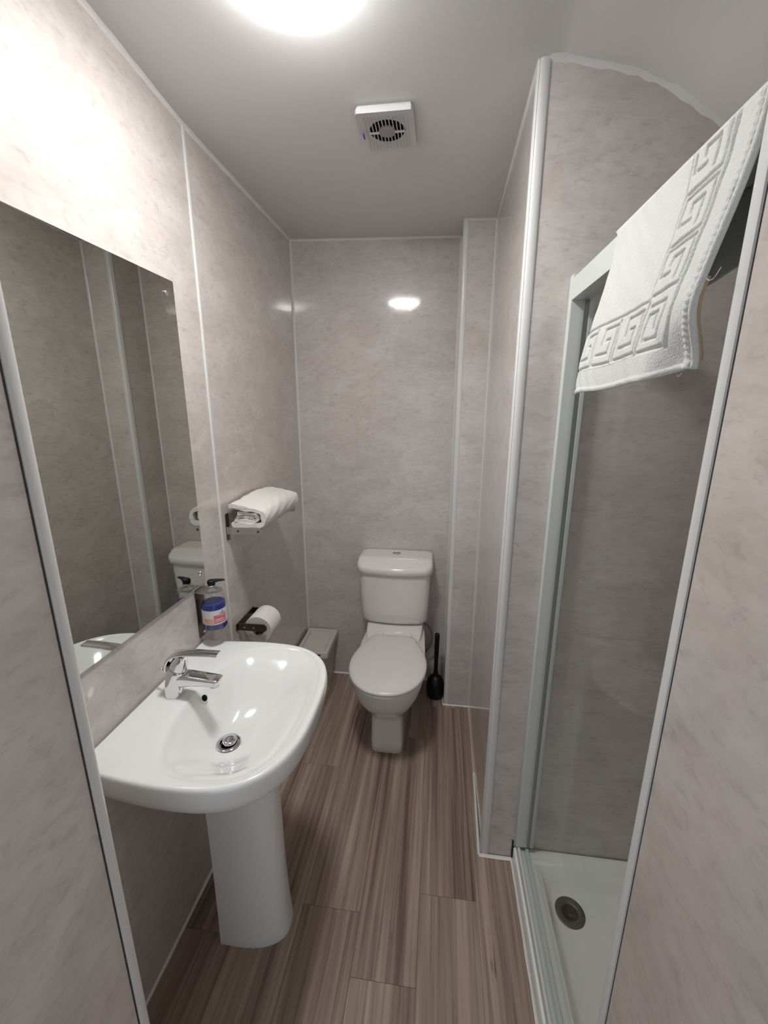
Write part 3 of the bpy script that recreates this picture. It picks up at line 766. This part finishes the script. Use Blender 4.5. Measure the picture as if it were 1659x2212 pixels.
    c = G().loft(rings).mk('cistern', 'ceramic_warm', t, True, 50)
    rings = [cis(.746, .186, 2.001, .018, .043), cis(.745, .1945, 1.992, .020, .045), cis(.749, .1975, 1.988, .022, .046), cis(.770, .1985, 1.986, .022, .046), cis(.781, .198, 1.988, .020, .044), cis(.790, .1965, 1.996, .014, .040), cis(.797, .195, 2.012, .004, .034),
             cis(.804, .194, 2.026, -.006, .028), cis(.809, .192, 2.040, -.010, .024), cis(.812, .187, 2.050, -.010, .022), cis(.8125, .160, 2.07, -.010, .02)]
    G().loft(rings).mk('cistern_lid', 'ceramic_warm', t, True, 60)
    b = G().lathe([(.0235, .0), (.0235, .0022), (.021, .0035), (.019, .003), (.0185, .001)], (cx, 2.128, .8125), n=32).mk('flush_button', 'chrome', t, True, 40)
    G().lathe([(.0004, .0045), (.012, .004), (.0165, .0025), (.0168, .0)], (cx-.0005, 2.128, .8125), n=28).mk('button_cap', 'steel', b, True, 40)
    # supply hose
    path = catmull([(.672, 2.10, .47), (.690, 2.105, .43), (.722, 2.11, .395), (.742, 2.115, .345), (.738, 2.12, .29), (.715, 2.13, .24), (.690, 2.14, .19), (.68, 2.15, .13)], 6)
    G().tube(path, .0052, 10).mk('supply_hose', 'hose', t, True)
toilet()

# ------------------------------------------------------------------ toilet brush
def brush():
    x, y = .768, 2.055
    t = thing('toilet_brush', (x, y, 0), 'black toilet brush in its rounded holder right of the toilet', 'toilet brush')
    G().lathe([(.0005, .0), (.030, .0), (.040, .004), (.0475, .020), (.0495, .045), (.0490, .078), (.0450, .102), (.036, .120), (.022, .130), (.014, .137), (.0005, .137)], (x, y, 0), n=36).mk('holder', 'black', t, True, 50)
    pts = [(x, y, .130), (x, y, .155), (x, y+.001, .18), (x+.001, y+.004, .28), (x+.0015, y+.008, .372), (x+.0015, y+.008, .384), (x+.0015, y+.008, .388)]
    G().tube(pts, [.017, .0128, .0108, .0118, .0132, .0118, .005], 16).mk('handle', 'black', t, True, 60)
brush()

# ------------------------------------------------------------------ shower tray
def tray():
    t = thing('shower_tray', (1.4, .86, 0), 'white shower tray with round dark drain', 'shower tray')
    X0, X1, Y0, Y1 = XS, 1.855, .509, YP-.0035
    zr = .058
    rings = []
    def R(dx, d, z, r):
        return [(x, y, z) for x, y in rrect(X0+dx, X1-d, Y0+d, Y1-d, r, 6)]
    rings += [R(.0, .0, .0, .004), R(0, 0, zr-.004, .004), R(.002, .001, zr-.001, .004), R(.005, .003, zr, .005)]
    rings += [R(.062, .020, zr, .02), R(.068, .026, zr-.002, .025), R(.075, .034, zr-.008, .03), R(.080, .042, .050, .035), R(.094, .078, .026, .045), R(.100, .088, .019, .045), R(.110, .098, .0155, .045), R(.128, .115, .014, .05), R(.30, .25, .0125, .05)]
    G().loft(rings).mk('tray', 'acrylic', t, True, 50)
    dc = (1.207, 1.052, .0140)
    d = G().lathe([(.0455, -.001), (.0455, .0012), (.043, .0028), (.026, .0016), (.0235, -.0006), (.0235, -.003)], dc, n=40, cap=False).mk('drain_ring', 'darkring', t, True, 50)
    G().lathe([(.0004, .0004), (.0245, .0004), (.0245, -.001)], dc, n=32).mk('drain_hole', 'blackvoid', t)
    G().lathe([(.0004, .004), (.009, .0032), (.0115, .0008)], (dc[0]+.002, dc[1]-.005, dc[2]), n=20).mk('drain_cap', 'black', t, True)
tray()

# ------------------------------------------------------------------ shower enclosure
ZRAIL0, ZRAIL1 = 1.838, 1.890
def enclosure():
    t = thing('shower_enclosure', (1.08, .86, .058), 'white framed glass shower screen between pillar and near panel', 'shower screen')
    ya, yb = .516, YP-.001
    z0 = .0585
    # far jamb: wall channel, then the recessed seal profile
    G().box((1.057, yb-.024, z0+.026), (1.093, yb, 1.897), .0025, 2).mk('wall_channel', 'frame', t)
    G().box((1.0935, yb-.017, z0+.020), (1.104, yb, 1.886), .002, 2).mk('seal_profile', 'frame_in', t)
    G().box((1.1045, yb-.020, z0+.020), (1.1165, yb, 1.884), .002, 2).mk('inner_profile', 'frame', t)
    G().box((1.057, ya, z0+.026), (1.093, ya+.022, 1.897), .0025, 2).mk('wall_channel', 'frame', t)
    # head rail
    g = G(); g.prism([(1.059, ZRAIL0), (1.0605, ZRAIL0-.0005), (1.103, ZRAIL0), (1.1045, ZRAIL0+.0015), (1.1045, ZRAIL1-.002), (1.1025, ZRAIL1), (1.061, ZRAIL1), (1.059, ZRAIL1-.002)], ya+.0222, yb-.0245, lambda u, v, h: (u, h, v)); g.mk('top_rail', 'frame', t)
    # sill track: flat base with two upstands
    g = G(); prof = [(1.061, z0), (1.061, z0+.010), (1.0635, z0+.0235), (1.068, z0+.0255), (1.0725, z0+.0235), (1.0745, z0+.012), (1.078, z0+.010), (1.0855, z0+.010), (1.088, z0+.013), (1.0895, z0+.0185), (1.094, z0+.0195), (1.100, z0+.0185), (1.1015, z0+.016), (1.1015, z0)]
    g.prism(prof, ya+.0005, yb-.0005, lambda u, v, h: (u, h, v)); g.mk('sill_track', 'frame', t, True, 30)
    G().box((1.0490, yb-.006, .012), (1.0535, yb, z0+.025)).mk('track_end_cap', 'black', t)
    # glass
    G().box((1.0815, ya+.014, z0+.0105), (1.0865, yb-.012, ZRAIL0+.004)).mk('glass_pane', 'glass', t)
enclosure()

# ------------------------------------------------------------------ towel on the shower rail
def seg_d(px, py, a, b):
    vx, vy = b[0]-a[0], b[1]-a[1]; wx, wy = px-a[0], py-a[1]; L2 = vx*vx+vy*vy
    q = 0 if L2 == 0 else max(0, min(1, (wx*vx+wy*vy)/L2)); dx, dy = wx-q*vx, wy-q*vy
    return math.hypot(dx, dy)
def towel():
    W_, H_ = .385, .300
    t = thing('hanging_towel', (1.04, .72, 1.62), 'white bath mat towel with embossed key border hung over the shower rail', 'towel')
    # groove polylines in towel centimetres: u to the right (towards the viewer), v up from the hem
    segs = []
    def poly(P): segs.extend(zip(P[:-1], P[1:]))
    b0, b1 = .044, .112          # horizontal band (v)
    c0, c1 = .262, .338          # vertical band (u)
    poly([(-.01, b1+.008), (c0-.004, b1+.008), (c0-.004, .305)])
    poly([(c1+.006, b0-.004), (c1+.006, .305)])
    cell = .086
    def key(fn):
        poly([fn(*p) for p in ((.02, 1.0), (.06, .04), (.95, .04), (.95, .93), (.40, .93), (.40, .55))])
        poly([fn(*p) for p in ((.22, .30), (.74, .30), (.74, .64), (.57, .64))])
    for k in range(3):
        key(lambda p, q, k=k: (c0-.004-(k+1)*cell+p*cell, b0+q*(b1-b0)))
    ch = .064
    for k in range(3):
        key(lambda p, q, k=k: (c0+(1-q)*(c1-c0)*.98+.001, b1+.010+k*ch+p*ch*.96))
    # corner square spiral
    f = lambda p, q: (c0+p*(c1-c0), b0-.002+q*(b1-b0+.008))
    poly([f(*p) for p in ((.02, .95), (.02, .02), (.97, .02))])
    poly([f(*p) for p in ((.16, .86), (.78, .86), (.78, .22), (.22, .22), (.22, .70), (.58, .70), (.58, .42))])
    wd = .0023
    NU, NV = 290, 230
    nz = [(random.uniform(0, 6), random.uniform(8, 40), random.uniform(8, 40)) for _ in range(6)]
    def disp(u, v):
        d = 9
        for a, b in segs:
            if u < min(a[0], b[0])-.006 or u > max(a[0], b[0])+.006 or v < min(a[1], b[1])-.006 or v > max(a[1], b[1])+.006: continue
            d = min(d, seg_d(u, v, a, b))
        g = -.0042*math.exp(-(d/wd)**2)
        inband = (b0-.002 < v < b1+.008 and u < c1+.006) or (c0-.004 < u < c1+.006 and v > b0)
        h = .0012 if inband else 0
        h += .0006*sum(math.sin(p+a*u*6+b*v*6) for p, a, b in nz)/3
        # hems
        if u > W_-.012: h += .0022*math.sin(PI*(u-W_+.012)/.012)+.0005*math.sin(u*300+v*700)
        if v < .010: h += .0020*math.sin(PI*v/.010)
        return g+h
    def base(u, v):
        q = v/H_
        # lower edge stands off the glass; whole cloth hangs a little askew; the near lower corner curls back
        flare = (1-q)
        x = 1.0575-.040*smooth01(flare*1.05)-.004*math.sin(u*21)*flare
        yl = lerp(.932, .922, q**.9); yr = lerp(.560, .545, q**.7)
        y = lerp(yl, yr, u/W_)
        cr = smooth01((u-.30)/.085)*smooth01((.10-v)/.10)
        x += .030*cr; y += .012*cr
        z = lerp(1.604, 1.888, q)+.012*(u/W_)*(1-q)+.010*cr+.0015*math.sin(u*30)*(1-q)
        if u < .02: x += .006*(1-u/.02)**2
        return Vector((x, y, z))
    V = []; F = []
    for j in range(NV+1):
        v = H_*j/NV
        for i in range(NU+1):
            u = W_*i/NU; p = base(u, v); d = disp(u, v)
            V.append((p.x-.0045-d, p.y, p.z))
    nu = NU+1
    # over the rail and down the back
    over = [(1.0545, 1.8935), (1.059, 1.8972), (1.068, 1.898), (1.085, 1.898), (1.103, 1.8975), (1.1115, 1.892), (1.1135, 1.875)]
    back = [(1.1135, 1.86), (1.114, 1.83), (1.115, 1.80), (1.116, 1.775), (1.117, 1.752)]
    r0 = NV+1
    allb = over+back
    def ytop(i): return lerp(.922, .545, i/NU)
    for k, (x, z) in enumerate(allb):
        for i in range(nu):
            V.append((x, ytop(i)+.004*math.sin(k*.4), z-.004*math.sin(i*.05)*(k > 6)))
    rows = r0+len(allb)
    for j in range(rows-1):
        for i in range(NU): F.append((j*nu+i, j*nu+i+1, (j+1)*nu+i+1, (j+1)*nu+i))
    me = mk('cloth', V, F, 'terry', t, True)
    s = me.modifiers.new('thickness', 'SOLIDIFY'); s.thickness = .0055; s.offset = -1 
    # side hem binding on the near edge
    pts = []
    for j in range(0, NV+1, 4):
        v = H_*j/NV; p = base(W_, v); pts.append((p.x-.0008, p.y-.0012, p.z))
    G().tube(pts, .0046, 8).mk('side_hem', 'terry', t, True)
    pts = [(base(W_, H_*j/60).x+.0045, base(W_, H_*j/60).y-.0022, base(W_, H_*j/60).z) for j in range(2, 24)]
    G().tube(pts, .0028, 6).mk('frayed_binding', 'hem', t, True)['label'] = 'frayed beige hem edge'
    for (u, v, dx) in ((W_, .118, .03), (W_*.93, 0, .012), (W_*.78, 0, .008)):
        p = base(u, v); q = [p+Vector((0, -k*.006*dx/.03, -.010*math.sin(k*.6)*dx/.03)) for k in range(6)]
        G().tube(q, .0004, 5).mk('loose_thread', 'terry', t)
towel()
